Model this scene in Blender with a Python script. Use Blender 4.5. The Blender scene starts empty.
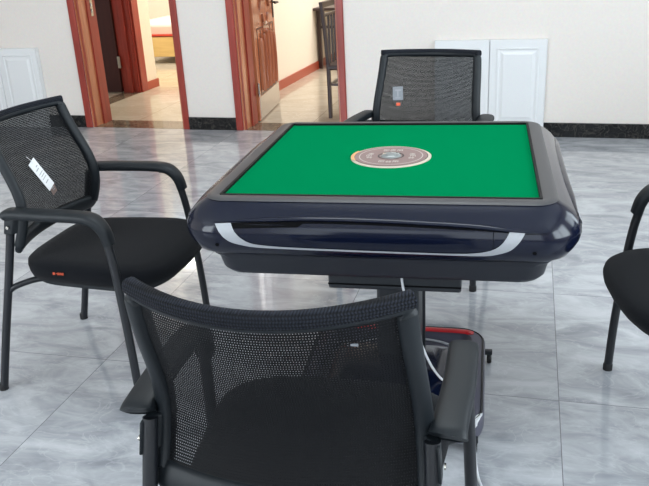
import bpy, math, random
from mathutils import Vector, Matrix
random.seed(7)
C = bpy.context.scene.collection
PI = math.pi

# ---------------------------------------------------------------- helpers
def lin(c):
    return tuple(((x/255)/12.92 if x/255 <= .04045 else ((x/255+.055)/1.055)**2.4) for x in c[:3]) + (1.0,)

class MB:
    def __init__(s): s.v = []; s.f = []
    def add(s, v, f):
        n = len(s.v); s.v += [tuple(p) for p in v]; s.f += [tuple(i+n for i in q) for q in f]; return s
    def box(s, x0, x1, y0, y1, z0, z1, T=None):
        v = [(x, y, z) for z in (z0, z1) for y in (y0, y1) for x in (x0, x1)]
        if T: v = [T(*p) for p in v]
        return s.add(v, [(0,2,3,1),(4,5,7,6),(0,1,5,4),(2,6,7,3),(0,4,6,2),(1,3,7,5)])
    def loft(s, rings, cap0=True, cap1=True, closed=False):
        n = len(rings[0]); v = [p for r in rings for p in r]; f = []
        m = len(rings)
        for i in range(m if closed else m-1):
            a = i*n; b = ((i+1) % m)*n
            for j in range(n):
                k = (j+1) % n
                f.append((a+j, a+k, b+k, b+j))
        if not closed:
            if cap0: f.append(tuple(range(n-1, -1, -1)))
            if cap1: f.append(tuple(range((m-1)*n, m*n)))
        return s.add(v, f)
    def sweep(s, pts, hw, hh, n=12, side=None, p=2.0, closed=False, smooth=0):
        """superellipse section swept along pts; hw/hh numbers or lists"""
        pts = [Vector(q) for q in pts]
        if smooth: pts = catmull(pts, smooth)
        m = len(pts); rings = []
        up = None
        for i, q in enumerate(pts):
            t = (pts[min(i+1, m-1)] - pts[max(i-1, 0)]) if not closed else (pts[(i+1) % m]-pts[i-1])
            t.normalize()
            if side is not None: sd = Vector(side)
            else:
                if up is None: up = Vector((0,0,1)) if abs(t.z) < .9 else Vector((0,1,0))
                sd = t.cross(up)
            sd = (sd - t*sd.dot(t)).normalized(); nn = sd.cross(t).normalized()
            if side is None: up = nn
            tt = i/(m-1) if m > 1 else 0
            w = hw(tt) if callable(hw) else hw
            h = hh(tt) if callable(hh) else hh
            r = []
            for k in range(n):
                a = 2*PI*k/n; c = math.cos(a); d = math.sin(a)
                r.append(q + sd*(w*math.copysign(abs(c)**(2/p), c)) + nn*(h*math.copysign(abs(d)**(2/p), d)))
            rings.append(r)
        return s.loft(rings, closed=closed)
    def tube(s, pts, r, n=12, smooth=0, closed=False): return s.sweep(pts, r, r, n=n, smooth=smooth, closed=closed)
    def lathe(s, prof, c=(0,0,0), n=24, axis='z'):
        rings = []
        for (r, h) in prof:
            ring = []
            for k in range(n):
                a = 2*PI*k/n
                if axis == 'z': ring.append((c[0]+r*math.cos(a), c[1]+r*math.sin(a), c[2]+h))
                elif axis == 'x': ring.append((c[0]+h, c[1]+r*math.cos(a), c[2]+r*math.sin(a)))
                else: ring.append((c[0]+r*math.sin(a), c[1]+h, c[2]+r*math.cos(a)))
            rings.append(ring)
        return s.loft(rings)
    def build(s, name, mat, parent=None, smooth=40, bevel=0, T=None):
        me = bpy.data.meshes.new(name)
        vv = s.v if T is None else [T(*p) for p in s.v]
        me.from_pydata(vv, [], s.f); me.validate()
        import bmesh
        bm = bmesh.new(); bm.from_mesh(me)
        bmesh.ops.remove_doubles(bm, verts=bm.verts, dist=1e-6)
        bmesh.ops.recalc_face_normals(bm, faces=bm.faces)
        bm.to_mesh(me); bm.free()
        me.materials.append(mat)
        o = bpy.data.objects.new(name, me); C.objects.link(o)
        if parent: o.parent = parent
        if smooth:
            me.polygons.foreach_set('use_smooth', [True]*len(me.polygons))
            me.set_sharp_from_angle(angle=math.radians(smooth))
        if bevel:
            m = o.modifiers.new('bevel', 'BEVEL'); m.width = bevel; m.segments = 2; m.limit_method = 'ANGLE'
            m.angle_limit = math.radians(35)
        return o

def catmull(P, k):
    out = []; n = len(P)
    for i in range(n-1):
        a = P[max(i-1,0)]; b = P[i]; c = P[i+1]; d = P[min(i+2,n-1)]
        for j in range(k):
            t = j/k
            out.append(.5*((2*b)+(c-a)*t+(2*a-5*b+4*c-d)*t*t+(3*b-a-3*c+d)*t**3))
    out.append(P[-1]); return out

def thing(name, label, cat, loc=(0,0,0), rz=0, group=None):
    o = bpy.data.objects.new(name, None); C.objects.link(o)
    o.location = loc; o.rotation_euler = (0,0,rz); o.empty_display_size = .1
    o['label'] = label; o['category'] = cat
    if group: o['group'] = group
    return o
def tag(o, label, cat, group=None):
    o['label'] = label; o['category'] = cat
    if group: o['group'] = group
    return o
def struct(o): o['kind'] = 'structure'; return o
def dup(root, loc, rz, label, name=None):
    r = root.copy(); C.objects.link(r); r.location = loc; r.rotation_euler = (0,0,rz); r['label'] = label
    for ch in list(root.children):
        c = ch.copy(); C.objects.link(c); c.parent = r
        for g in ch.children:
            d = g.copy(); C.objects.link(d); d.parent = c
    return r

# ---------------------------------------------------------------- materials
def mat(name, col, rough=.5, metal=0, coat=0, spec=.5, bump=0, bscale=200, sheen=0):
    m = bpy.data.materials.new(name); m.use_nodes = True
    nt = m.node_tree; b = nt.nodes['Principled BSDF']
    b.inputs['Base Color'].default_value = lin(col); b.inputs['Roughness'].default_value = rough
    b.inputs['Metallic'].default_value = metal; b.inputs['Coat Weight'].default_value = coat
    b.inputs['Coat Roughness'].default_value = .05
    b.inputs['Specular IOR Level'].default_value = spec
    b.inputs['Sheen Weight'].default_value = sheen
    tc = nt.nodes.new('ShaderNodeTexCoord'); nz = nt.nodes.new('ShaderNodeTexNoise')
    nz.inputs['Scale'].default_value = bscale; nt.links.new(tc.outputs['Object'], nz.inputs['Vector'])
    # slight procedural colour variation everywhere
    mx = nt.nodes.new('ShaderNodeMix'); mx.data_type = 'RGBA'; mx.blend_type = 'MULTIPLY'
    mx.inputs[0].default_value = .12; mx.inputs[6].default_value = lin(col)
    nt.links.new(nz.outputs['Color'], mx.inputs[7]); nt.links.new(mx.outputs[2], b.inputs['Base Color'])
    if bump:
        bp = nt.nodes.new('ShaderNodeBump'); bp.inputs['Strength'].default_value = bump; bp.inputs['Distance'].default_value = .002
        nt.links.new(nz.outputs['Fac'], bp.inputs['Height']); nt.links.new(bp.outputs[0], b.inputs['Normal'])
    return m

def marble(name, base, dark, vein, tile=.8, joint=lin((110,110,112)), rot=.05, ox=.533, oy=-.13, rough=.12, vscale=1.0, jw=.0022, veinamt=.6, spec=.5):
    m = bpy.data.materials.new(name); m.use_nodes = True
    nt = m.node_tree; N = nt.nodes; L = nt.links; b = N['Principled BSDF']
    tc = N.new('ShaderNodeTexCoord'); mp = N.new('ShaderNodeMapping'); mp.vector_type = 'POINT'
    L.new(tc.outputs['Object'], mp.inputs['Vector'])
    c, s = math.cos(rot), math.sin(rot)
    mp.inputs['Rotation'].default_value = (0,0,rot)
    mp.inputs['Location'].default_value = (-(c*ox-s*oy), -(s*ox+c*oy), 0)
    sc = N.new('ShaderNodeVectorMath'); sc.operation = 'SCALE'; sc.inputs[3].default_value = 1/tile
    L.new(mp.outputs[0], sc.inputs[0])
    fl = N.new('ShaderNodeVectorMath'); fl.operation = 'FLOOR'; L.new(sc.outputs[0], fl.inputs[0])
    fr = N.new('ShaderNodeVectorMath'); fr.operation = 'FRACTION'; L.new(sc.outputs[0], fr.inputs[0])
    wn = N.new('ShaderNodeTexWhiteNoise'); L.new(fl.outputs[0], wn.inputs['Vector'])
    off = N.new('ShaderNodeVectorMath'); off.operation = 'SCALE'; off.inputs[3].default_value = 9.0
    L.new(wn.outputs['Color'], off.inputs[0])
    ad = N.new('ShaderNodeVectorMath'); ad.operation = 'ADD'; L.new(mp.outputs[0], ad.inputs[0]); L.new(off.outputs[0], ad.inputs[1])
    st = N.new('ShaderNodeMapping'); st.inputs['Rotation'].default_value = (0,0,.9); st.inputs['Scale'].default_value = (1.0,2.2,1)
    L.new(ad.outputs[0], st.inputs['Vector'])
    n1 = N.new('ShaderNodeTexNoise'); n1.inputs['Scale'].default_value = 2.2*vscale; n1.inputs['Detail'].default_value = 8; n1.inputs['Roughness'].default_value = .62
    n1.inputs['Distortion'].default_value = .8
    L.new(st.outputs[0], n1.inputs['Vector'])
    cr = N.new('ShaderNodeValToRGB'); cr.color_ramp.elements[0].position = .33; cr.color_ramp.elements[0].color = lin(dark)
    cr.color_ramp.elements[1].position = .66; cr.color_ramp.elements[1].color = lin(base)
    L.new(n1.outputs['Fac'], cr.inputs[0])
    n2 = N.new('ShaderNodeTexNoise'); n2.inputs['Scale'].default_value = 2.8*vscale; n2.inputs['Detail'].default_value = 6; n2.inputs['Distortion'].default_value = 1.6
    L.new(st.outputs[0], n2.inputs['Vector'])
    sb = N.new('ShaderNodeMath'); sb.operation = 'SUBTRACT'; sb.inputs[1].default_value = .5; L.new(n2.outputs['Fac'], sb.inputs[0])
    ab = N.new('ShaderNodeMath'); ab.operation = 'ABSOLUTE'; L.new(sb.outputs[0], ab.inputs[0])
    mr = N.new('ShaderNodeMapRange'); mr.inputs[1].default_value = 0; mr.inputs[2].default_value = .022; mr.inputs[3].default_value = veinamt; mr.inputs[4].default_value = 0
    L.new(ab.outputs[0], mr.inputs[0])
    mx = N.new('ShaderNodeMix'); mx.data_type = 'RGBA'; mx.inputs[7].default_value = lin(vein)
    L.new(mr.outputs[0], mx.inputs[0]); L.new(cr.outputs[0], mx.inputs[6])
    sp = N.new('ShaderNodeSeparateXYZ'); L.new(fr.outputs[0], sp.inputs[0])
    ds = []
    for ax in (0, 1):
        a = N.new('ShaderNodeMath'); a.operation = 'SUBTRACT'; a.inputs[1].default_value = .5; L.new(sp.outputs[ax], a.inputs[0])
        d = N.new('ShaderNodeMath'); d.operation = 'ABSOLUTE'; L.new(a.outputs[0], d.inputs[0]); ds.append(d)
    mxm = N.new('ShaderNodeMath'); mxm.operation = 'MAXIMUM'; L.new(ds[0].outputs[0], mxm.inputs[0]); L.new(ds[1].outputs[0], mxm.inputs[1])
    gt = N.new('ShaderNodeMath'); gt.operation = 'GREATER_THAN'; gt.inputs[1].default_value = .5-jw/tile; L.new(mxm.outputs[0], gt.inputs[0])
    m2 = N.new('ShaderNodeMix'); m2.data_type = 'RGBA'; m2.inputs[7].default_value = joint
    L.new(gt.outputs[0], m2.inputs[0]); L.new(mx.outputs[2], m2.inputs[6]); L.new(m2.outputs[2], b.inputs['Base Color'])
    b.inputs['Roughness'].default_value = rough; b.inputs['Specular IOR Level'].default_value = spec
    return m

def wood(name, a, bcol, rough=.3, scale=(6,6,.6), coat=.3):
    m = bpy.data.materials.new(name); m.use_nodes = True
    nt = m.node_tree; N = nt.nodes; L = nt.links; b = N['Principled BSDF']
    tc = N.new('ShaderNodeTexCoord'); mp = N.new('ShaderNodeMapping'); mp.inputs['Scale'].default_value = scale
    L.new(tc.outputs['Object'], mp.inputs['Vector'])
    n = N.new('ShaderNodeTexNoise'); n.inputs['Scale'].default_value = 4; n.inputs['Detail'].default_value = 5; n.inputs['Distortion'].default_value = .5
    L.new(mp.outputs[0], n.inputs['Vector'])
    cr = N.new('ShaderNodeValToRGB'); cr.color_ramp.elements[0].position = .3; cr.color_ramp.elements[0].color = lin(a)
    cr.color_ramp.elements[1].position = .7; cr.color_ramp.elements[1].color = lin(bcol)
    L.new(n.outputs['Fac'], cr.inputs[0]); L.new(cr.outputs[0], b.inputs['Base Color'])
    b.inputs['Roughness'].default_value = rough; b.inputs['Coat Weight'].default_value = coat; b.inputs['Coat Roughness'].default_value = .1
    return m

def net(name, col, px, pz, thr, rough=.7, solid=None):
    """woven netting: threads and real holes, in object space"""
    m = bpy.data.materials.new(name); m.use_nodes = True
    nt = m.node_tree; N = nt.nodes; L = nt.links; b = N['Principled BSDF']; out = N['Material Output']
    b.inputs['Base Color'].default_value = lin(col); b.inputs['Roughness'].default_value = rough
    b.inputs['Specular IOR Level'].default_value = .2
    tc = N.new('ShaderNodeTexCoord'); sp = N.new('ShaderNodeSeparateXYZ'); L.new(tc.outputs['Object'], sp.inputs[0])
    def sinus(sock, per, ph=None):
        k = N.new('ShaderNodeMath'); k.operation = 'MULTIPLY'; k.inputs[1].default_value = 2*PI/per; L.new(sock, k.inputs[0])
        src = k
        if ph:
            a = N.new('ShaderNodeMath'); a.operation = 'ADD'; L.new(k.outputs[0], a.inputs[0]); L.new(ph, a.inputs[1]); src = a
        s = N.new('ShaderNodeMath'); s.operation = 'SINE'; L.new(src.outputs[0], s.inputs[0]); return s
    sz = sinus(sp.outputs[2], pz*2)
    ph = N.new('ShaderNodeMath'); ph.operation = 'MULTIPLY'; ph.inputs[1].default_value = .9; L.new(sz.outputs[0], ph.inputs[0])
    sx = sinus(sp.outputs[0], px, ph.outputs[0]); sz2 = sinus(sp.outputs[2], pz)
    ad = N.new('ShaderNodeMath'); ad.operation = 'ADD'; L.new(sx.outputs[0], ad.inputs[0]); L.new(sz2.outputs[0], ad.inputs[1])
    gt = N.new('ShaderNodeMath'); gt.operation = 'GREATER_THAN'; gt.inputs[1].default_value = thr; L.new(ad.outputs[0], gt.inputs[0])
    if solid:
        cm = N.new('ShaderNodeMix'); cm.data_type = 'RGBA'; cm.inputs[6].default_value = lin(col); cm.inputs[7].default_value = lin(solid)
        L.new(gt.outputs[0], cm.inputs[0]); L.new(cm.outputs[2], b.inputs['Base Color'])
        bp = N.new('ShaderNodeBump'); bp.inputs['Strength'].default_value = .6; bp.inputs['Distance'].default_value = .001
        L.new(ad.outputs[0], bp.inputs['Height']); L.new(bp.outputs[0], b.inputs['Normal'])
        return m
    tr = N.new('ShaderNodeBsdfTransparent'); mx = N.new('ShaderNodeMixShader')
    L.new(gt.outputs[0], mx.inputs[0]); L.new(b.outputs[0], mx.inputs[1]); L.new(tr.outputs[0], mx.inputs[2])
    L.new(mx.outputs[0], out.inputs['Surface'])
    return m

M = {}
M['wall'] = mat('white_paint', (237,229,222), .65, bump=.05, bscale=60)
M['cream'] = mat('cream_paint', (242,232,216), .7, bump=.05, bscale=60)
M['ceiling'] = mat('ceiling_paint', (240,239,236), .8)
M['panelwhite'] = mat('white_lacquer', (236,237,238), .3)
M['floor'] = marble('grey_marble_tile', (188,190,194), (140,143,149), (206,208,211), rough=.08, joint=lin((112,112,116)), jw=.0013, veinamt=.25, vscale=1.7, spec=.5)
M['beige'] = marble('beige_marble_tile', (200,190,172), (182,171,152), (214,204,188), rough=.1, joint=lin((140,125,108)), ox=.3, oy=.2, vscale=1.3)
M['sill'] = marble('brown_marble', (130,112,92), (70,58,48), (190,172,150), tile=40, rough=.12, vscale=4)
M['blackmarble'] = marble('black_marble', (24,24,26), (12,12,14), (190,180,165), tile=30, ox=15.3, oy=15.2, rough=.2, vscale=4.5, veinamt=.13, spec=.3)
M['red'] = wood('red_lacquered_wood', (134,42,32), (162,58,44), .3, coat=.1)
M['redbase'] = mat('red_skirting', (172,72,48), .3)
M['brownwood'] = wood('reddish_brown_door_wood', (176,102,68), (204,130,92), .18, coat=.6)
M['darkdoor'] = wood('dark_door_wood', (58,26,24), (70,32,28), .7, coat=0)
M['groove'] = mat('dark_groove', (88,44,32), .35)
M['steel'] = mat('satin_steel', (190,186,178), .25, metal=1)
M['blackmetal'] = mat('dark_metal', (34,26,26), .4)
M['felt'] = mat('green_felt', (2,120,72), 1, bump=.25, bscale=900, spec=0)
M['rim'] = mat('grey_brown_frame', (66,65,67), .42, spec=.4, bump=.05, bscale=300)
M['lip'] = mat('black_lip', (8,9,10), .6, spec=.2)
M['navy'] = mat('navy_gloss', (9,16,36), .16, spec=.4)
M['tray'] = mat('dark_tray_plastic', (20,24,34), .32)
M['slot'] = mat('black_slot', (5,5,7), .7, spec=.1)
M['silver'] = mat('silver_trim', (170,173,178), .4)
M['boxp'] = mat('black_housing', (26,31,37), .45)
M['plastic'] = mat('charcoal_plastic', (17,23,28), .5, spec=.35, bump=.06, bscale=700)
M['tube'] = mat('black_powder_coat', (18,21,27), .4)
M['fabric'] = mat('black_fabric', (13,15,20), .95, bump=.5, bscale=900, spec=.15, sheen=.05)
M['roll'] = mat('black_woven_roll', (12,14,20), .85, bump=.9, bscale=420, spec=.3)
M['roll'] = net('black_woven_roll', (10,12,17), .0046, .0052, .3, rough=.8, solid=(34,38,48))
M['net'] = net('black_net', (10,11,14), .0042, .0052, 1.33)
M['paper'] = mat('white_card', (228,228,230), .6)
M['print'] = mat('grey_print', (150,150,155), .7)
M['brownlabel'] = mat('brown_label', (112,92,86), .6)
M['orange'] = mat('orange_thread', (216,92,60), .6)
M['greyprint'] = mat('pale_grey_print', (128,132,138), .6)
M['redtrim'] = mat('red_trim', (190,24,34), .35)
M['basep'] = mat('base_plastic', (80,80,94), .4)
M['rubber'] = mat('black_rubber', (14,14,16), .6)
M['cordw'] = mat('white_cable', (212,214,218), .4)
M['cream_ring'] = mat('cream_ring', (196,186,168), .5)
M['mauve'] = mat('mauve_disc', (136,112,108), .5)
M['glyph'] = mat('pale_glyph', (196,184,176), .5)
M['darkring'] = mat('dark_ring', (60,48,46), .5)
M['dome'] = mat('grey_dome', (128,132,130), .12, coat=.5)
M['goldpiece'] = mat('gold_edge', (214,164,110), .4)
M['bedwood'] = wood('pale_bed_wood', (206,174,110), (222,192,128), .45, scale=(.6,6,6), coat=.1)
M['pink'] = mat('pale_pink_cover', (236,206,196), .8)
M['redpipe'] = mat('red_piping', (206,70,52), .7)
M['dinewood'] = mat('dark_brown_lacquer', (58,40,38), .35)

# ---------------------------------------------------------------- frame of the far wall (s along, t behind, z up)
W0 = Vector((-3.08, 3.713)); U = Vector((.9956, -.094)).normalized(); V = Vector((-U.y, U.x))
def W(s, t, z): p = W0 + U*s + V*t; return (p.x, p.y, z)
WA = math.atan2(U.y, U.x)
TH = .27; CH = 2.85; DH = 2.1
SL, SR, TF = -1.7, 6.0, -6.9      # side walls and wall behind the viewpoint
def wbox(mb, s0, s1, t0, t1, z0, z1): return mb.box(s0, s1, t0, t1, z0, z1, T=W)
def sbox(name, m, *b, **k): return struct(wbox(MB(), *b).build(name, m, smooth=0, **k))

# openings: left doorway .06-.895, right doorway 1.455-2.285
O = [(.058,.925), (1.455,2.275)]
mb = MB()
wbox(mb, SL, O[0][0], 0, TH, 0, CH); wbox(mb, O[0][1], O[1][0], 0, TH, 0, CH); wbox(mb, O[1][1], SR, 0, TH, 0, CH)
for a, b in O: wbox(mb, a, b, 0, TH, DH, CH)
struct(mb.build('wall_back', M['wall'], smooth=0))
sbox('floor', M['floor'], SL-.2, SR+.2, TF-.2, -.0, -.1, 0)
sbox('floor_rooms_behind', M['beige'], -3.2, 5.2, TH, 7.2, -.1, 0)
for i, (a, b) in enumerate(O):
    sbox('trim_%d' % (1+i), M['sill'], a-.0, b+.0, 0.0, TH, -.1, .0015)
sbox('ceiling', M['ceiling'], SL-.2, SR+.2, TF-.2, 7.4, CH, CH+.1)
# left wall: window toward the viewer's side; right wall: big window; wall behind viewer: wide windows
def wall_with_windows(name, axis, at, thick, lo, hi, wins):
    mb = MB(); segs = sorted(wins); c = lo
    def b(a0, a1, z0, z1):
        if a1 <= a0: return
        if axis == 's': wbox(mb, min(at, at+thick), max(at, at+thick), a0, a1, z0, z1)
        else: wbox(mb, a0, a1, min(at, at+thick), max(at, at+thick), z0, z1)
    for (a0, a1, z0, z1) in segs:
        b(c, a0, 0, CH); b(a0, a1, 0, z0); b(a0, a1, z1, CH); c = a1
    b(c, hi, 0, CH)
    return struct(mb.build(name, M['wall'], smooth=0))
WF = [(-.9, 1.7, .5, 2.5), (2.5, 5.2, .5, 2.5)]
WR = [(-5.6, -3.6, .8, 2.4), (-2.9, -.9, .8, 2.4)]
wall_with_windows('wall_front', 't', TF, -.2, SL-.2, SR+.2, WF)
wall_with_windows('wall_right', 's', SR, .2, TF, 0, WR)
wall_with_windows('wall_left', 's', SL, -.2, TF, 0, [])
fm = mat('window_frame_white', (225,226,228), .4)
k = 1
for (a0, a1, z0, z1) in WF:
    mb = MB(); w = .05
    for (p, q, r, t) in ((a0,a1,z0,z0+w),(a0,a1,z1-w,z1),(a0,a0+w,z0,z1),(a1-w,a1,z0,z1),((a0+a1)/2-w/2,(a0+a1)/2+w/2,z0,z1)):
        wbox(mb, p, q, TF-.12, TF-.06, r, t)
    struct(mb.build('window_%d' % k, fm, smooth=0)); k += 1
for (a0, a1, z0, z1) in WR:
    mb = MB(); w = .05
    for (p, q, r, t) in ((a0,a1,z0,z0+w),(a0,a1,z1-w,z1),(a0,a0+w,z0,z1),(a1-w,a1,z0,z1),((a0+a1)/2-w/2,(a0+a1)/2+w/2,z0,z1)):
        wbox(mb, SR+.06, SR+.12, p, q, r, t)
    struct(mb.build('window_%d' % k, fm, smooth=0)); k += 1

# black marble skirting with a thin dark recess line
for nm, a, b in (('baseboard_left', SL, 0.0), ('baseboard_middle', .975, 1.395), ('baseboard_right', 2.335, SR)):
    sbox(nm, M['blackmarble'], a, b, -.014, 0, 0, .102)
# door casings and reveals --------------------------------------------------
def casing(n, a, b, mats, cl=.06, cr=.05, reveal=None):
    mb = MB()
    wbox(mb, a-cl, a, -.018, 0.002, 0, DH+.06); wbox(mb, b, b+cr, -.018, .002, 0, DH+.06); wbox(mb, a, b, -.018, .002, DH, DH+.06)
    # room side of the far face
    wbox(mb, a-cl, a, TH-.002, TH+.018, 0, DH+.06); wbox(mb, b, b+cr, TH-.002, TH+.018, 0, DH+.06); wbox(mb, a, b, TH-.002, TH+.018, DH, DH+.06)
    o = struct(mb.build('trim_%d' % n, M['red'], smooth=0, bevel=.006))
    # lining boards
    mb = MB(); e = .012
    wbox(mb, a, a+e, 0, TH, 0, DH); wbox(mb, b-e, b, 0, TH, 0, DH); wbox(mb, a, b, 0, TH, DH-e, DH)
    o2 = struct(mb.build('trim_%d' % (n+1), M['brownwood'], smooth=0))
    # door stops
    mb = MB()
    for x0, x1 in ((a+e, a+e+.014), (b-e-.014, b-e)):
        wbox(mb, x0, x1, .14, .18, 0, DH-e)
    wbox(mb, a+e, b-e, .14, .18, DH-e-.014, DH-e)
    for x0, x1 in ((a+e, a+e+.005), (b-e-.005, b-e)):
        wbox(mb, x0, x1, .005, .03, 0, DH-e); wbox(mb, x0, x1, .18, TH, 0, DH-e)
    struct(mb.build('trim_%d' % (n+2), M['red'], smooth=0, bevel=.002))
casing(3, O[0][0], O[0][1], None); casing(6, O[1][0], O[1][1], None)
# strike plate of the left doorway
mb = MB(); e = .012
wbox(mb, O[0][0]+.016, O[0][0]+.022, .19, .225, .90, 1.12)
sp_ = struct(mb.build('trim_9', M['steel'], smooth=0, bevel=.002))
for z in (.93, .98, 1.03):
    q = MB(); wbox(q, O[0][0]+.022, O[0][0]+.03, .198, .216, z, z+.03); q.build('strike_lug', M['steel'], sp_, smooth=0, bevel=.003)

# open carved door in the right doorway
hx, ht = O[1][0]+.03, TH+.03
ang = math.atan2(1.14-.30, 1.36-1.48)     # direction in (s,t)
dl = .80
def D(x, y, z):        # door local: x along leaf from hinge, y thickness (towards visible face), z
    ca, sa = math.cos(ang), math.sin(ang)
    return W(hx + x*ca + y*sa, ht + x*sa - y*ca, z)
dob = struct(MB().box(0, dl, -.04, 0, .008, DH-.02, T=D).build('door_1', M['brownwood'], smooth=0, bevel=.004))
mb = MB()   # raised carved panel parts
def rib(x, z0, z1, w=.022): mb.sweep([D(x, .0, z0), D(x, .006, z0+.02), D(x, .009, (z0+z1)/2), D(x, .006, z1-.02), D(x, 0, z1)], w, .012, n=10)
for i in range(5): rib(.16+.12*i, .24, .72-.03*abs(i-2), .030)
mb.build('fluted_panel', M['brownwood'], dob)
mb = MB()
for i in range(6): mb.box(.10+.12*i-.007, .10+.12*i+.007, -.002, .0025, .22, .74, T=D)
mb.box(.09, .71, -.002, .0025, .205, .222, T=D)
mb.box(.09, .71, -.002, .0025, .74, .752, T=D)
mb.build('groove_lines', M['groove'], dob, smooth=0)
mb = MB()
for (cx, cz, r, a0, a1) in ((.40,.86,.17,.2,PI-.2), (.40,.86,.10,PI+.1,2*PI-.1), (.25,1.02,.12,-.6,2.0), (.55,1.02,.12,1.2,3.7), (.40,1.22,.14,PI+.3,2*PI-.3), (.40,1.5,.2,0,2*PI)):
    mb.sweep([D(cx+r*math.cos(a0+(a1-a0)*i/12), .006, cz+r*math.sin(a0+(a1-a0)*i/12)) for i in range(13)], .014, .010, n=8)
mb.box(.30, .50, -.002, .012, .70, .78, T=D)
mb.build('carved_scrolls', mat('polished_carving', (176,110,80), .08, coat=1), dob)
mb = MB()
mb.box(.735, .765, 0, .006, .78, 1.02, T=D)
mb.tube([D(.75,.0,.91), D(.75,.05,.91), D(.74,.055,.91), D(.64,.05,.91)], .009, n=8)
mb.build('door_handle', M['blackmetal'], dob)
MB().box(.02,dl-.01,-.001,.0025,.012,.20,T=D).build('pale_lower_sheet', mat('pale_metallic',(226,220,214),.25,metal=.8), dob, smooth=0)  # thin pale metallic sheet over the bottom of the leaf
for z in (.27, 1.1, 1.85):
    q = MB(); q.lathe([(0,-.055),(.009,-.055),(.009,.055),(0,.055)], c=D(-.006,.006,z), n=10); q.build('hinge', M['steel'], dob)

# ---- corridor behind the left doorway
CL = -.36
mb = MB()   # left corridor wall with its doorway (t .72-1.58), ends at t 1.94
wbox(mb, CL-.2, CL, TH, .72, 0, CH); wbox(mb, CL-.2, CL, 1.58, 1.94, 0, CH); wbox(mb, CL-.2, CL, .72, 1.58, DH, CH)
struct(mb.build('wall_corridor_left', M['cream'], smooth=0))
sbox('wall_corridor_right', M['cream'], 1.01, 1.13, TH, 7.0, 0, CH)
sbox('wall_bedroom_back', M['cream'], -3.2, 1.0, 5.6, 5.75, 0, CH)
sbox('wall_bedroom_front', M['cream'], -3.2, CL-.2, 1.84, 1.94, 0, CH)
sbox('wall_bedroom_left', M['cream'], -3.3, -3.2, TH, 5.75, 0, CH)
sbox('wall_side_room_back', M['cream'], 1.13, 5.2, 6.6, 6.75, 0, CH)
sbox('wall_side_room_right', M['cream'], 5.1, 5.25, TH, 6.6, 0, CH)
mb = MB()
wbox(mb, CL, CL+.012, 1.70, 1.95, 0, .085); wbox(mb, CL-.2, CL+.012, 1.94, 1.952, 0, .085)
struct(mb.build('baseboard_corridor', M['redbase'], smooth=0))
sbox('baseboard_side_room', M['redbase'], 1.13, 1.145, TH, 6.6, 0, .09)
mb = MB()   # corridor doorway casing and lining
wbox(mb, CL-.2, CL, 1.555, 1.58, 0, DH); wbox(mb, CL, CL+.018, 1.575, 1.70, 0, DH+.08)
wbox(mb, CL-.12, CL-.07, 1.535, 1.558, 0, DH)
wbox(mb, CL-.2, CL, .72, .745, 0, DH); wbox(mb, CL, CL+.018, .64, .725, 0, DH+.08); wbox(mb, CL, CL+.018, .725, 1.575, DH, DH+.08)
wbox(mb, CL-.04, CL-.018, 1.548, 1.556, 0, DH)
struct(mb.build('trim_10', M['red'], smooth=0, bevel=.004))
sbox('trim_11', M['sill'], CL-.2, CL, .745, 1.555, -.05, .0015)
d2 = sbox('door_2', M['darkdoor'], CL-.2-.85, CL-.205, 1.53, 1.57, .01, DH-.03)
q = MB(); wbox(q, CL-.205, CL-.17, 1.520, 1.534, .26, .38); q.build('hinge', M['steel'], d2, smooth=0, bevel=.003)

# ---- bed at the end of the corridor
bed = thing('bed', 'pale yellow wooden bed with pink mattress seen through the left doorway', 'bed', W(-.6,4.4,0), WA)
MB().box(-1.1,1.05,-.85,.85,.085,.335).build('bed_frame', M['bedwood'], bed, smooth=0, bevel=.01)
for x in (-1.0, .95):
    for y in (-.75, .75): MB().box(x-.04,x+.04,y-.04,y+.04,0,.09).build('leg', M['bedwood'], bed, smooth=0)
MB().box(-1.07,1.03,-.84,.82,.335,.50).build('mattress', M['pink'], bed, bevel=.04, smooth=60)
MB().box(-1.08,1.04,-.853,-.83,.345,.372).build('piping', M['redpipe'], bed, smooth=0, bevel=.006)

# ---- side room: dark dining table and chair
tb = thing('dining_table', 'dark slim-legged table standing against the cream wall through the right doorway', 'table', W(1.165,3.1,0), WA)
MB().box(-.03,1.2,-.12,.75,.66,.69).build('tabletop', M['dinewood'], tb, smooth=0, bevel=.004)
for x in (.0, 1.12):
    for y in (-.0, .68): MB().box(x-.022,x+.022,y-.022,y+.022,0,.66).build('leg', M['dinewood'], tb, smooth=0, bevel=.003)
for y in (0, .68): MB().box(.02,1.10,y-.012,y+.012,.455,.485).build('stretcher', M['dinewood'], tb, smooth=0)
dc = thing('dining_chair', 'dark brown dining chair with slatted back just inside the right doorway', 'chair', W(2.04,.50,0), WA)
MB().sweep([(0,0,0),(0,0,.42),(-.012,-.01,.70),(-.03,-.03,.94)], .016, .02, n=8, p=4).build('leg', M['dinewood'], dc)
MB().sweep([(.02,.38,0),(.02,.38,.42),(.008,.37,.70),(-.01,.36,.94)], .016, .02, n=8, p=4).build('leg', M['dinewood'], dc)
MB().sweep([(.42,0,0),(.40,0,.40)], .016, .016, n=8, p=4).build('leg', M['dinewood'], dc)
MB().sweep([(.44,.38,0),(.42,.38,.40)], .016, .016, n=8, p=4).build('leg', M['dinewood'], dc)
MB().box(-.01,.46,-.02,.41,.40,.44).build('seat', M['dinewood'], dc, smooth=0, bevel=.01)
MB().box(-.045,-.012,-.03,.38,.895,.94).build('back_rail', M['dinewood'], dc, smooth=0, bevel=.004)
MB().box(-.035,-.01,-.02,.38,.82,.845).build('back_rail', M['dinewood'], dc, smooth=0, bevel=.004)
for y in (.10,.19,.28): MB().box(-.02,-.004,y-.01,y+.01,.44,.83).build('slat', M['dinewood'], dc, smooth=0)
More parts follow.
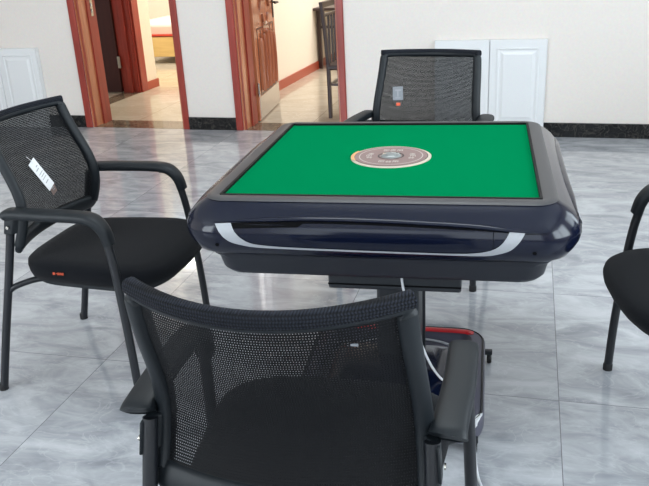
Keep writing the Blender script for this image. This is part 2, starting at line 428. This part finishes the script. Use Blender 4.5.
MB().box(-.0,.02,.02,.38,.27,.29).build('stretcher', M['dinewood'], dc, smooth=0)
MB().box(.02,.42,-.01,.012,.27,.29).build('stretcher', M['dinewood'], dc, smooth=0)

# ---- low white cupboards against the far wall
def cupboard(s0, doors, z1, label, ths):
    w = doors*.39
    r = thing('wall_cupboard', label, 'cupboard', W(s0+w/2, -.03, 0), WA, 'low white cupboards along the far wall')
    MB().box(-w/2, w/2, -.0, .028, .0, z1).build('body', M['panelwhite'], r, smooth=0)
    for i in range(doors):
        a = -w/2+i*.39+.002; b = a+.385
        d = MB().box(a, b, -.018, .0, .0, z1).build('door', M['panelwhite'], r, smooth=0, bevel=.002)
        # moulded frame
        q = MB()
        x0, x1, z0, zz = a+.055, b-.055, .11, z1-.06
        for (p, t) in (((x0,z0),(x1,z0)),((x1,z0),(x1,zz)),((x1,zz),(x0,zz)),((x0,zz),(x0,z0))):
            q.sweep([(p[0],-.018,p[1]),(t[0],-.018,t[1])], .009, .006, n=8)
        q.build('moulding', M['panelwhite'], d)
        q = MB(); a2, b2, c2, d2_ = x0+.02, x1-.02, z0+.02, zz-.02; e = .02
        v = [(a2,-.0181,c2),(b2,-.0181,c2),(b2,-.0181,d2_),(a2,-.0181,d2_),(a2+e,-.026,c2+e),(b2-e,-.026,c2+e),(b2-e,-.026,d2_-e),(a2+e,-.026,d2_-e)]
        q.add(v, [(0,1,5,4),(1,2,6,5),(2,3,7,6),(3,0,4,7),(4,5,6,7)])
        q.build('raised_panel', M['panelwhite'], d, smooth=0)
    return r
cupboard(2.975+.03, 2, .69, 'low white two-door panelled cupboard behind the far chair', .03)
cupboard(-1.14, 2, .675, 'low white panelled cupboard behind the tagged chair at the left edge', .03)

# ---------------------------------------------------------------- mahjong table
TX = .003
tbl = thing('mahjong_table', 'automatic mahjong table with green felt top and glossy navy body', 'table', (TX,0,0))
def rring(h, r, z, n=10):
    pts = []
    for (sx, sy, a0) in ((1,1,0),(-1,1,PI/2),(-1,-1,PI),(1,-1,3*PI/2)):
        for i in range(n+1):
            a = a0+PI/2*i/n; pts.append((sx*(h-r)+r*math.cos(a), sy*(h-r)+r*math.sin(a), z))
    return pts
PROF = [(.462,.060,.7640),(.470,.068,.7585),(.484,.080,.750),(.502,.10,.736),(.516,.112,.718),(.523,.112,.700),(.524,.112,.686),(.520,.108,.668),(.510,.10,.648),(.496,.085,.630),(.476,.07,.618),(.455,.07,.612)]
def prof(z):
    for (h0,r0,z0),(h1,r1,z1) in zip(PROF, PROF[1:]):
        if z1 <= z <= z0:
            t = (z0-z)/(z0-z1); return h0+(h1-h0)*t, r0+(r1-r0)*t
    return PROF[-1][:2]
def F(x, z, off=0):   # a point on the body's front face
    h, r = prof(z); h += off; r += off; e = abs(x)-(h-r)
    y = h if e <= 0 else h-r+math.sqrt(max(r*r-e*e, 0))
    return (x, -y, z)
def turned(p, k):
    x, y, z = p
    for _ in range(k): x, y = -y, x
    return (x, y, z)
def T_(k): return lambda x, y, z: turned((x, y, z), k)
mb = MB(); mb.loft([rring(*p) for p in PROF], cap0=False, cap1=True)
body = mb.build('body', M['navy'], tbl, smooth=50)
# grey frame: flat ring with recessed felt
mb = MB(); mb.loft([rring(.424,.004,.760), rring(.424,.004,.7685), rring(.428,.006,.7695), rring(.452,.05,.7695), rring(.460,.058,.7675), rring(.4645,.062,.7645)], cap0=False, cap1=False)
mb.build('top_frame', M['rim'], tbl, smooth=50)
mb = MB(); mb.loft([rring(.417,.003,.7595), rring(.417,.003,.7705), rring(.4245,.004,.7705), rring(.4245,.004,.7595)], cap0=False, cap1=False)
mb.build('felt_lip', M['lip'], tbl, smooth=0)
MB().box(-.4185,.4185,-.4185,.4185,.752,.7635).build('felt_top', M['felt'], tbl, smooth=0)
for k in range(4):
    # brow: the shell edge that overhangs the drawer front
    def interp(tab, x):
        if x <= tab[0][0]: return tab[0][1]
        for (x0,z0),(x1,z1) in zip(tab, tab[1:]):
            if x <= x1: u_ = (x-x0)/(x1-x0); return z0+(z1-z0)*u_
        return tab[-1][1]
    BR = [(-.42,.7195),(-.364,.7225),(-.268,.7265),(-.18,.7295),(-.058,.730),(.069,.728),(.192,.7245),(.265,.7215),(.378,.7125),(.445,.711)]
    pts = [turned(F(-.415+.86*i/40, interp(BR, -.415+.86*i/40)+.003, .001), k) for i in range(41)]
    MB().sweep(pts, lambda t: .0085*min(1, 6*min(t, 1-t))+.0006, lambda t: .005*min(1, 6*min(t,1-t))+.0006, n=10).build('shell_brow', M['navy'], tbl)
    v = []
    for i in range(61):
        x = -.395+.83*i/60; z = interp(BR, x)-.001
        w = .014 if x < -.175 else .005*(1-max(0,(x-.2)/.24))+.0005
        v += [turned(F(x, z, .0012), k), turned(F(x, z-w, .0012), k)]
    MB().add(v, [(2*i, 2*i+1, 2*i+3, 2*i+2) for i in range(60)]).build('tray_slot', M['slot'], tbl)
    # silver swoosh following the front face
    SW = [(-.411,.7195,-.367,.7215),(-.397,.696,-.358,.703),(-.377,.674,-.341,.683),(-.345,.661,-.316,.668),(-.296,.653,-.276,.661),(-.194,.650,-.193,.6565),(-.061,.648,-.061,.654),(.118,.6455,.118,.6515),
          (.218,.6445,.216,.6515),(.282,.6455,.255,.654),(.318,.653,.286,.660),(.347,.667,.312,.672),(.367,.690,.331,.692),(.380,.7125,.344,.716)]
    cs = catmull([Vector((p[0],p[1],0)) for p in SW], 6); ci = catmull([Vector((p[2],p[3],0)) for p in SW], 6); v = []
    for a_, b_ in zip(cs, ci):
        mid_ = (a_+b_)/2
        v += [turned(F(a_.x, a_.y, .0022), k), turned(F(mid_.x, mid_.y, .0026), k), turned(F(b_.x, b_.y, .0022), k)]
    MB().add(v, [q_ for i in range(len(cs)-1) for q_ in ((3*i,3*i+1,3*i+4,3*i+3),(3*i+1,3*i+2,3*i+5,3*i+4))]).build('silver_trim', M['silver'], tbl)
    # seams and screw holes
    q = MB(); x = .305
    v = [F(x-.0008, .716-.045*i/8, .0028) for i in range(9)]+[F(x+.0008, .716-.045*i/8, .0028) for i in range(9)]
    q.add([turned(p,k) for p in v], [(i,i+1,i+10,i+9) for i in range(8)]).build('panel_seam', M['slot'], tbl, smooth=0)
    for x in (-.41, .405):
        c = F(x, .660, .001); MB().lathe([(0,-.002),(.005,-.002),(.005,.002),(0,.002)], c=turned(c,k), n=12, axis='y' if k%2==0 else 'x').build('screw_hole', M['slot'], tbl)
mb = MB(); mb.loft([rring(.440,.05,.615), rring(.462,.06,.611), rring(.462,.06,.606), rring(.450,.06,.592), rring(.442,.06,.556), rring(.432,.06,.543), rring(.38,.04,.538)], cap0=True, cap1=True)
mb.build('lower_tray', M['tray'], tbl, smooth=45)
MB().box(-.15,.225,-.355,.30,.468,.545).build('machine_housing', M['boxp'], tbl, smooth=0, bevel=.006)
MB().box(-.15,.225,-.357,-.353,.482,.486).build('housing_seam', M['slot'], tbl, smooth=0)
MB().box(.24,.262,-.30,-.20,.49,.59).build('bracket', M['boxp'], tbl, smooth=0, bevel=.004)
MB().box(-.045,.088,-.13,.06,.05,.49).build('column', M['boxp'], tbl, smooth=0, bevel=.01)
MB().box(.097,.106,-.10,-.090,.08,.49).build('guide_rod', M['boxp'], tbl, smooth=0)
# foot
def rrect(x0,x1,y0,y1,r,z,n=8):
    pts = []
    for (cx,cy,a0) in ((x1-r,y1-r,0),(x0+r,y1-r,PI/2),(x0+r,y0+r,PI),(x1-r,y0+r,3*PI/2)):
        for i in range(n+1):
            a = a0+PI/2*i/n; pts.append((cx+r*math.cos(a), cy+r*math.sin(a), z))
    return pts
bx0,bx1,by0,by1 = -.285,.297,-.45,.150
def br(i, z, r=.09): return rrect(bx0+i,bx1-i,by0+i,by1-i,max(r-i,.01),z)
mb = MB(); mb.loft([br(.03,.03), br(.004,.035), br(0,.05), br(0,.088), br(.006,.098), br(.045,.100), br(.055,.092), br(.075,.075)], cap0=True, cap1=True)
mb.build('foot', M['basep'], tbl, smooth=40)
mb = MB(); mb.loft([br(.004,.0975), br(.009,.1012), br(.012,.0975)], cap0=False, cap1=False); mb.build('foot_edge', M['rubber'], tbl)
for y, s in ((by1-.033,1), (by0+.033,-1)):
    mb = MB(); mb.sweep([(bx0+.05,y-.02*s,.100),(bx0+.10,y,.101),(bx1-.10,y,.101),(bx1-.05,y-.02*s,.100)], .016, .003, n=8, smooth=4, side=(0,1,0)); mb.build('red_inlay', M['redtrim'], tbl)
mb = MB(); mb.sweep([(-.22,by1-.13,.080),(0,by1-.09,.092),(.14,by1-.10,.092),(.22,by1-.14,.082)], .006, .003, n=8, smooth=6, side=(0,1,0)); mb.build('silver_arc', M['silver'], tbl)
mb = MB(); mb.loft([rrect(-.20,.215,by0+.10,by1-.16,.06,.07), rrect(-.19,.205,by0+.11,by1-.17,.06,.115), rrect(-.15,.165,by0+.15,by1-.21,.05,.135)], cap0=False, cap1=True); mb.build('foot_cover', M['navy'], tbl, smooth=50)
mb = MB(); mb.loft([[(.250,-.455,.092),(.285,-.40,.092),(.292,-.38,.080),(.262,-.455,.080)],[(.249,-.457,.1005),(.277,-.39,.1005),(.292,-.378,.0995),(.262,-.457,.0995)]]); mb.build('foot_corner_trim', mat('white_corner_trim',(222,224,226),.3), tbl, smooth=0)
for (x,y) in ((.312,.085),(.272,-.43),(-.30,.085),(-.27,-.43)):
    s = 1 if x > 0 else -1
    q = MB(); q.lathe([(0,-.008),(.015,-.008),(.018,-.004),(.018,.004),(.015,.008),(0,.008)], c=(x,y,.018), n=18, axis='x')
    w = q.build('caster', M['rubber'], tbl)
    MB().box(x-.010-.03*s if s>0 else x-.010, x+.010 if s>0 else x+.010+.03, y-.008, y+.009, .033,.050).build('caster_bracket', M['boxp'], w, smooth=0, bevel=.003)
# centre dice disc
dx, dy, dz = -.005, -.015, .7637
dd = MB().lathe([(0,-.002),(.124,-.002),(.124,.0015),(.120,.003),(0,.003)], c=(dx,dy,dz), n=64).build('dice_disc', M['cream_ring'], tbl)
MB().lathe([(0,0),(.112,0),(.112,.0012),(0,.0012)], c=(dx,dy,dz+.0028), n=64).build('disc_face', M['mauve'], dd)
def annulus(r0, r1, z, n=64):
    v = []; f = []
    for i in range(n):
        a = 2*PI*i/n; v += [(dx+r0*math.cos(a), dy+r0*math.sin(a), z), (dx+r1*math.cos(a), dy+r1*math.sin(a), z)]
        j = (i+1) % n; f.append((2*i, 2*i+1, 2*j+1, 2*j))
    return MB().add(v, f)
annulus(.112,.1145,dz+.0034).build('dark_line', M['darkring'], dd, smooth=0)
annulus(.096,.099,dz+.0043).build('pale_line', M['glyph'], dd, smooth=0)
annulus(.036,.041,dz+.0044).build('dark_line', M['darkring'], dd, smooth=0)
MB().lathe([(.033,0),(.031,.004),(.024,.008),(.013,.010),(0,.011)], c=(dx,dy,dz+.003), n=32).build('dice_window', M['dome'], dd)
mb = MB()     # small square-stroke characters around the disc
def glyph(cx, cy, s, kind):
    z0, z1 = dz+.0038, dz+.0048
    st = {0:((-1,1,.8,1),(-1,1,-.1,.1),(-.1,.1,-1,1),(-1,-.8,-1,.9),(.8,1,-1,.9)), 1:((-1,1,.5,.7),(-.1,.1,-1,1),(-1,1,-1,-.8),(-.7,.7,-.2,0)),
          2:((-1,-.8,-1,1),(.8,1,-1,1),(-1,1,.8,1),(-1,1,-1,-.8),(-.5,.5,-.1,.1)), 3:((-1,1,.1,.3),(-.6,-.4,-1,1),(.4,.6,-1,1),(-1,1,-.7,-.5))}[kind]
    q = MB()
    for (a,b,c,d) in st: q.box(cx+a*s, cx+b*s, cy+c*s, cy+d*s, z0, z1)
    q.build('disc_character', M['glyph'], dd, smooth=0)
for i in range(4):
    a = PI/2*i
    for j in (-1, 0, 1):
        aa = a + j*.32; r = .068; glyph(dx+r*math.cos(aa), dy+r*math.sin(aa), .0085, (i+j) % 4)
v = []; 
for i in range(9):
    a = PI-.45+.9*i/8; v += [(dx+.113*math.cos(a), dy+.113*math.sin(a), dz+.0046), (dx+.1235*math.cos(a), dy+.1235*math.sin(a), dz+.0046)]
MB().add(v, [(2*i,2*i+1,2*i+3,2*i+2) for i in range(8)]).build('gold_edge', M['goldpiece'], dd, smooth=0)

# ---------------------------------------------------------------- office chair (faces +y)
ZB, ZT = .500, .925
def back_pt(u, v, off=0):
    """u -1..1 across, v 0..1 up; off along +y"""
    z = ZB+(ZT-ZB)*v
    hw = .222 + .032*(1-v)
    yc = -.195+.09*math.exp(-((v-.35)/.42)**2) - .035*v - .03
    k = .055+.030*v
    return Vector((u*hw, yc + k*abs(u)**2.0 + off, z - .006*v*(1-u*u)))
def make_chair(label, loc, rz):
    r = thing('office_chair', label, 'chair', loc, rz, 'black mesh-back office armchairs around the mahjong table')
    for s in (-1, 1):
        MB().tube([(.272*s,-.272,0),(.265*s,-.225,.20),(.252*s,-.165,.45),(.244*s,-.122,.640)], .0135, n=14, smooth=5).build('leg', M['tube'], r)
        MB().tube([(.303*s,.265,0),(.299*s,.258,.20),(.289*s,.240,.45),(.282*s,.222,.57),(.280*s,.198,.628),(.279*s,.15,.640)], .0135, n=14, smooth=5).build('leg', M['tube'], r)
        # armrest: broad pad that bends down over the front leg
        def hw(t): return .030*min(1, (t/.05+.15)**.5)*(1+.12*math.exp(-(t/.12)**2))*(1-.35*max(0,(t-.72)/.28))
        MB().sweep([(.268*s,-.117,.646),(.269*s,-.107,.650),(.272*s,-.06,.652),(.278*s,.03,.652),(.279*s,.13,.651),(.279*s,.183,.643),(.280*s,.216,.612),(.282*s,.230,.565)],
                   hw, lambda t: .0165*min(1,(t/.05+.05)**.5), n=18, side=(1,0,0), p=3.0, smooth=6).build('armrest', M['plastic'], r)
        # bracket joining back frame to leg
        q = MB()
        b0 = back_pt(s*.93, .33); b1 = back_pt(s*.93, .18)
        q.loft([[(.257*s,-.140,.640),(.257*s,-.106,.640),(.262*s,-.120,.575),(.262*s,-.152,.575)],
                [(b0.x,b0.y-.016,b0.z),(b0.x,b0.y+.012,b0.z),(b1.x,b1.y+.012,b1.z),(b1.x,b1.y-.016,b1.z)]])
        bk = q.build('back_bracket', M['plastic'], r, bevel=.004)
        MB().lathe([(0,0),(.006,0),(.0055,.003),(0,.004)] if s > 0 else [(0,-.004),(.0055,-.003),(.006,0),(0,0)], c=((.264 if s>0 else -.264),-.130,.60), n=12, axis='x').build('screw', M['steel'], bk)
        # side rail under the seat
        MB().tube([(.258*s,-.192,.345),(.255*s,-.180,.372),(.240*s,-.145,.392),(.19*s,-.08,.396),(.19*s,.10,.396),(.22*s,.20,.396),(.290*s,.244,.400)], .0105, n=10, smooth=5).build('seat_rail', M['tube'], r)
        for (x, y) in ((.272,-.272),(.303,.265)):
            MB().lathe([(0,0),(.0155,0),(.0155,.02),(.0137,.024),(0,.024)], c=(x*s,y,0), n=14).build('foot_cap', M['rubber'], r)
    # seat cushion
    rings = []
    def sring(sc, z, drop=0, fr=0):
        pts = []; n = 56
        for i in range(n):
            a = 2*PI*i/n; c, d = math.cos(a), math.sin(a); p = 4.6
            x = .247*sc*math.copysign(abs(c)**(2/p), c); yy = sc*math.copysign(abs(d)**(2/p), d)
            y = .084 + .252*yy
            x *= 1+.10*yy
            if yy > 0: y += .035*(1-(x/.27)**2)*yy      # bowed front
            zz = z - drop*max(0, yy)**3 
            pts.append((x, y, zz))
        return pts
    MB().loft([sring(.90,.395), sring(.965,.401,.002), sring(.99,.42,.006), sring(1.0,.44,.010), sring(.99,.456,.016), sring(.94,.467,.020), sring(.80,.471,.022), sring(.5,.468,.016), sring(.2,.466,0)]).build('seat', M['fabric'], r, smooth=60)
    MB().loft([sring(.78,.378), sring(.90,.382), sring(.90,.397)]).build('seat_pan', M['plastic'], r, smooth=40)
    # back frame ring
    per = []; n = 14; ru, rv = .10, .09
    for (cu, cv, a0) in ((1-ru,1-rv,0),(-1+ru,1-rv,PI/2),(-1+ru,rv,PI),(1-ru,rv,3*PI/2)):
        for i in range(n+1):
            a = a0+PI/2*i/n; per.append((cu+ru*math.cos(a), cv+rv*math.sin(a)))
    # densify straight runs
    pd = []
    for i, p in enumerate(per):
        q = per[(i+1) % len(per)]; d = math.hypot(p[0]-q[0], (p[1]-q[1])*1.0); k = max(1, int(d/.08))
        for j in range(k): pd.append((p[0]+(q[0]-p[0])*j/k, p[1]+(q[1]-p[1])*j/k))
    rings = []; roll = []
    for (u, v) in pd:
        du = math.copysign(min(1, abs(u)**6+.0), u)
        # inward direction in (u,v)
        cu = max(-1+ru, min(1-ru, u)); cv = max(rv, min(1-rv, v))
        iu, iv = (cu-u)/ru, (cv-v)/rv; L_ = math.hypot(iu, iv) or 1; iu /= L_; iv /= L_
        wv = .034 if v < .9 else .030
        wu = .031
        w_u, w_v = iu*wu/.245, iv*(.052 if v < .1 else wv)/(ZT-ZB)
        o = back_pt(u, v); inn = back_pt(u+w_u, v+w_v)
        mid = (o+inn)/2; ax = (inn-o); hwid_ = ax.length/2; ax.normalize()
        tz = back_pt(u, min(1, v+.02)) - back_pt(u, max(0, v-.02)); tx = back_pt(u+.02, v)-back_pt(u-.02, v)
        nn = tx.cross(tz).normalized()   # points -y..? sign irrelevant
        nn = (nn-ax*nn.dot(ax)).normalized()
        hh = .0165 if .06 < v < .94 else .0125
        ring = []
        for k in range(12):
            a = 2*PI*k/12; c, d = math.cos(a), math.sin(a); p = 3
            ring.append(mid + ax*(hwid_*math.copysign(abs(c)**(2/p), c)) + nn*(hh*math.copysign(abs(d)**(2/p), d)))
        rings.append(ring)
    MB().loft(rings, closed=True).build('back_frame', M['plastic'], r, smooth=50)
    # fabric covered roll along the top
    MB().sweep([back_pt(-.985+1.97*i/30, .974) for i in range(31)], .0135, .0135, n=14, p=2.6).build('top_roll', M['roll'], r)
    # netting
    v = []; f = []; nu, nv = 28, 20
    for j in range(nv+1):
        for i in range(nu+1): v.append(back_pt(-.93+1.86*i/nu, .05+.90*j/nv, -.004))
    for j in range(nv):
        for i in range(nu): a = j*(nu+1)+i; f.append((a,a+1,a+nu+2,a+nu+1))
    MB().add(v, f).build('back_mesh', M['net'], r, smooth=60)
    # stitched mark on the seat's right side
    q = MB()
    for i in range(5):
        if i == 2: continue
        q.box(.150+.0, .0, 0, 0, 0, 0) if False else None
    return r

CHAIRS = dict(
    near=((-.030,-1.155,0), math.radians(-1)),
    left=((-1.053,-.02,0), math.radians(-90-2)),
    far=((.0,.99,0), math.radians(180-11)),
    right=((1.012,-.178,0), math.radians(90+8)))
near = make_chair('black mesh armchair nearest the viewpoint, its back turned to us', *CHAIRS['near'])
left = dup(near, *CHAIRS['left'], 'black mesh armchair left of the table, with a white tag on its back')
far = dup(near, *CHAIRS['far'], 'black mesh armchair on the far side of the table, facing us against the white wall')
right = dup(near, *CHAIRS['right'], 'black mesh armchair right of the table, cut off by the right edge of the photo')
# maker's mark: orange stitching on the side of the left chair's seat
def on_chair(key, p):
    loc, rz = CHAIRS[key]; return Matrix.Translation(loc) @ Matrix.Rotation(rz, 4, 'Z') @ Vector(p)
q = MB()
for (a, b, c, d) in ((0,.004,0,.009),(.006,.008,0,.009),(.012,.016,.004,.006),(.019,.026,.0,.002),(.019,.026,.007,.009),(.019,.021,0,.009),(.024,.026,0,.009),(.029,.031,0,.009),(.034,.036,0,.009),(.029,.036,.007,.009),(.039,.045,0,.002),(.039,.041,0,.009),(.039,.045,.004,.006),(.039,.045,.007,.009)):
    q.box(.2455, .2485, -.01+a*.85, -.01+b*.85, .437+c*.85, .437+d*.85)
q.build('stitched_mark', M['orange'], left, smooth=0)['label'] = 'small orange stitched mark on seat side'
q = MB()
for (a, b) in ((0,.006),(.008,.012),(.015,.026)):
    p = back_pt(.58, .84); q.box(p.x+a-.012, p.x+b-.012, p.y-.004, p.y-.0015, p.z, p.z+.0035)
q.build('printed_mark', M['greyprint'], near, smooth=0)['label'] = 'tiny pale printed mark'

# tags hanging on the chairs
def tag_plate(u, v, w, h, rot, off):
    o = back_pt(u, v, 0); tx = (back_pt(u+.05, v)-back_pt(u-.05, v)).normalized()
    tz = (back_pt(u, v+.05)-back_pt(u, v-.05)); tz = (tz-tx*tz.dot(tx)).normalized(); n = tz.cross(tx)
    if n.y < 0: n = -n
    cx, sx = math.cos(rot), math.sin(rot)
    ex = tx*cx+tz*sx; ez = tz*cx-tx*sx
    return lambda x, y, z: o + ex*x + n*(off+y) + ez*z
def card(key, u, v, w, h, rot, off, name, label, m, lines, cat='tag'):
    P_ = tag_plate(u, v, w, h, rot, off)
    TT = lambda x, y, z: tuple(on_chair(key, P_(x, y, z)))
    c0 = TT(0,0,0)
    r = thing(name, label, cat, c0, 0)
    T2 = lambda x, y, z: tuple(Vector(TT(x,y,z))-Vector(c0))
    MB().box(-w/2,w/2,0,.0012,-h/2,h/2,T=T2).build('card', m, r, smooth=0)
    if lines:
        q = MB()
        for (a,b,c,d) in lines: q.box(a,b,.0012,.0018,c,d,T=T2)
        q.build('print', M['print'], r, smooth=0)
    return r, T2
r1, T2 = card('left', .05, .47, .046, .115, -.35, .012, 'hang_tag', 'white card tag hanging on the left chair back', M['paper'],
    [(-.012,.0,.030,.033),(-.008,.012,.020,.023),(-.016,.014,.004,.006),(-.016,.010,-.006,-.004),(-.016,.014,-.016,-.014),(-.010,.012,-.032,-.029)])
MB().tube([T2(0,.002,.048),T2(.002,.004,.062),T2(-.002,-.004,.078)], .0008, n=6).build('string', M['paper'], r1)
card('left', -.10, .33, .028, .036, -.35, .010, 'cloth_label', 'small brown label below the white tag on the left chair', M['brownlabel'], [(-.008,.008,.004,.007),(-.008,.004,-.004,-.002)], 'label')
r2, T2 = card('far', .60, .56, .046, .062, .0, .006, 'plastic_tag', 'small grey printed sleeve tag on the far chair back', M['greyprint'],
    [(-.015,.012,.012,.018),(-.003,.003,-.014,.012),(-.012,.012,-.022,-.018)])
q = MB(); q.box(-.010,.008,.0,.0015,-.055,-.042,T=T2); q.build('orange_sticker', M['orange'], r2, smooth=0)

# power cable
cb = MB().tube([(.055,-.352,.545),(.060,-.365,.53),(.068,-.366,.47),(.092,-.34,.36),(.13,-.30,.22),(.165,-.27,.142),(.20,-.30,.140),(.235,-.36,.120),(.262,-.45,.11),(.272,-.485,.07),(.28,-.52,.008),(.30,-.60,.005),(.36,-.70,.005),(.48,-.82,.005)], .0036, n=8, smooth=6)
cb.build('power_cord', M['cordw'], tbl)['label'] = 'thin white power cable'

# ---------------------------------------------------------------- light
w = bpy.data.worlds.new('sky'); bpy.context.scene.world = w; w.use_nodes = True
w.node_tree.nodes['Background'].inputs[0].default_value = (.80,.90,1.0,1); w.node_tree.nodes['Background'].inputs[1].default_value = 3.0
def area(name, loc, rot, sx, sy, e, col=(1,1,1)):
    l = bpy.data.lights.new(name, 'AREA'); l.shape = 'RECTANGLE'; l.size = sx; l.size_y = sy; l.energy = e; l.color = col
    o = bpy.data.objects.new(name, l); C.objects.link(o); o.location = loc; o.rotation_euler = rot; return o
def aim(o, d):
    o.rotation_euler = Vector(d).to_track_quat('-Z', 'Y').to_euler(); return o
Vd = Vector((V.x, V.y, 0)); Ud = Vector((U.x, U.y, 0))
for (a0, a1, z0, z1), e in zip(WF, (250, 45)):
    aim(area('window_daylight', W((a0+a1)/2, TF-.16, (z0+z1)/2), (0,0,0), a1-a0, z1-z0, e, (.86,.94,1)), Vd)
for (a0, a1, z0, z1), e in zip(WR, (190, 80)):
    aim(area('window_daylight', W(SR+.16, (a0+a1)/2, (z0+z1)/2), (0,0,0), a1-a0, z1-z0, e, (.82,.93,1)), -Ud)
aim(area('ceiling_fill', W(3.3, -3.0, CH-.03), (0,0,0), 1.4, 1.2, 62, (.88,.96,1)), (0,0,-1))  # unseen fill added under the ceiling to brighten the floor by the table
aim(area('corridor_lamp', W(.35, 2.6, CH-.03), (0,0,0), .5, 1.2, 140, (1,.95,.84)), (0,0,-1))
aim(area('bedroom_lamp', W(-1.2, 3.9, CH-.03), (0,0,0), .9, .9, 130, (1,.96,.88)), (0,0,-1))
aim(area('side_room_lamp', W(2.8, 3.0, CH-.03), (0,0,0), 1.6, 1.6, 290, (1,.98,.95)), (0,0,-1))

# ---------------------------------------------------------------- camera
yaw, pit, rol, foc = 2.16764863e-01, 3.72285675e-01, -5.31588099e-02, 773.58
f = Vector((-math.sin(yaw)*math.cos(pit), math.cos(yaw)*math.cos(pit), -math.sin(pit)))
r = Vector((math.cos(yaw), math.sin(yaw), 0)); u = r.cross(f)
r2 = math.cos(rol)*r + math.sin(rol)*u; u2 = -math.sin(rol)*r + math.cos(rol)*u
cam = bpy.data.cameras.new('camera'); co = bpy.data.objects.new('camera', cam); C.objects.link(co)
mm = Matrix(((r2.x,u2.x,-f.x,.28287),(r2.y,u2.y,-f.y,-2.32755),(r2.z,u2.z,-f.z,1.39641),(0,0,0,1)))
co.matrix_world = mm
cam.sensor_fit = 'HORIZONTAL'; cam.sensor_width = 36; cam.lens = foc/649*36; cam.clip_start = .02
bpy.context.scene.camera = co
sc = bpy.context.scene
sc.view_settings.view_transform = 'Standard'; sc.view_settings.look = 'None'; sc.view_settings.gamma = 1; sc.view_settings.use_curve_mapping = False
sc.view_settings.exposure = -1.05
sc.cycles.max_bounces = 8; sc.cycles.transparent_max_bounces = 12; sc.cycles.use_denoising = True
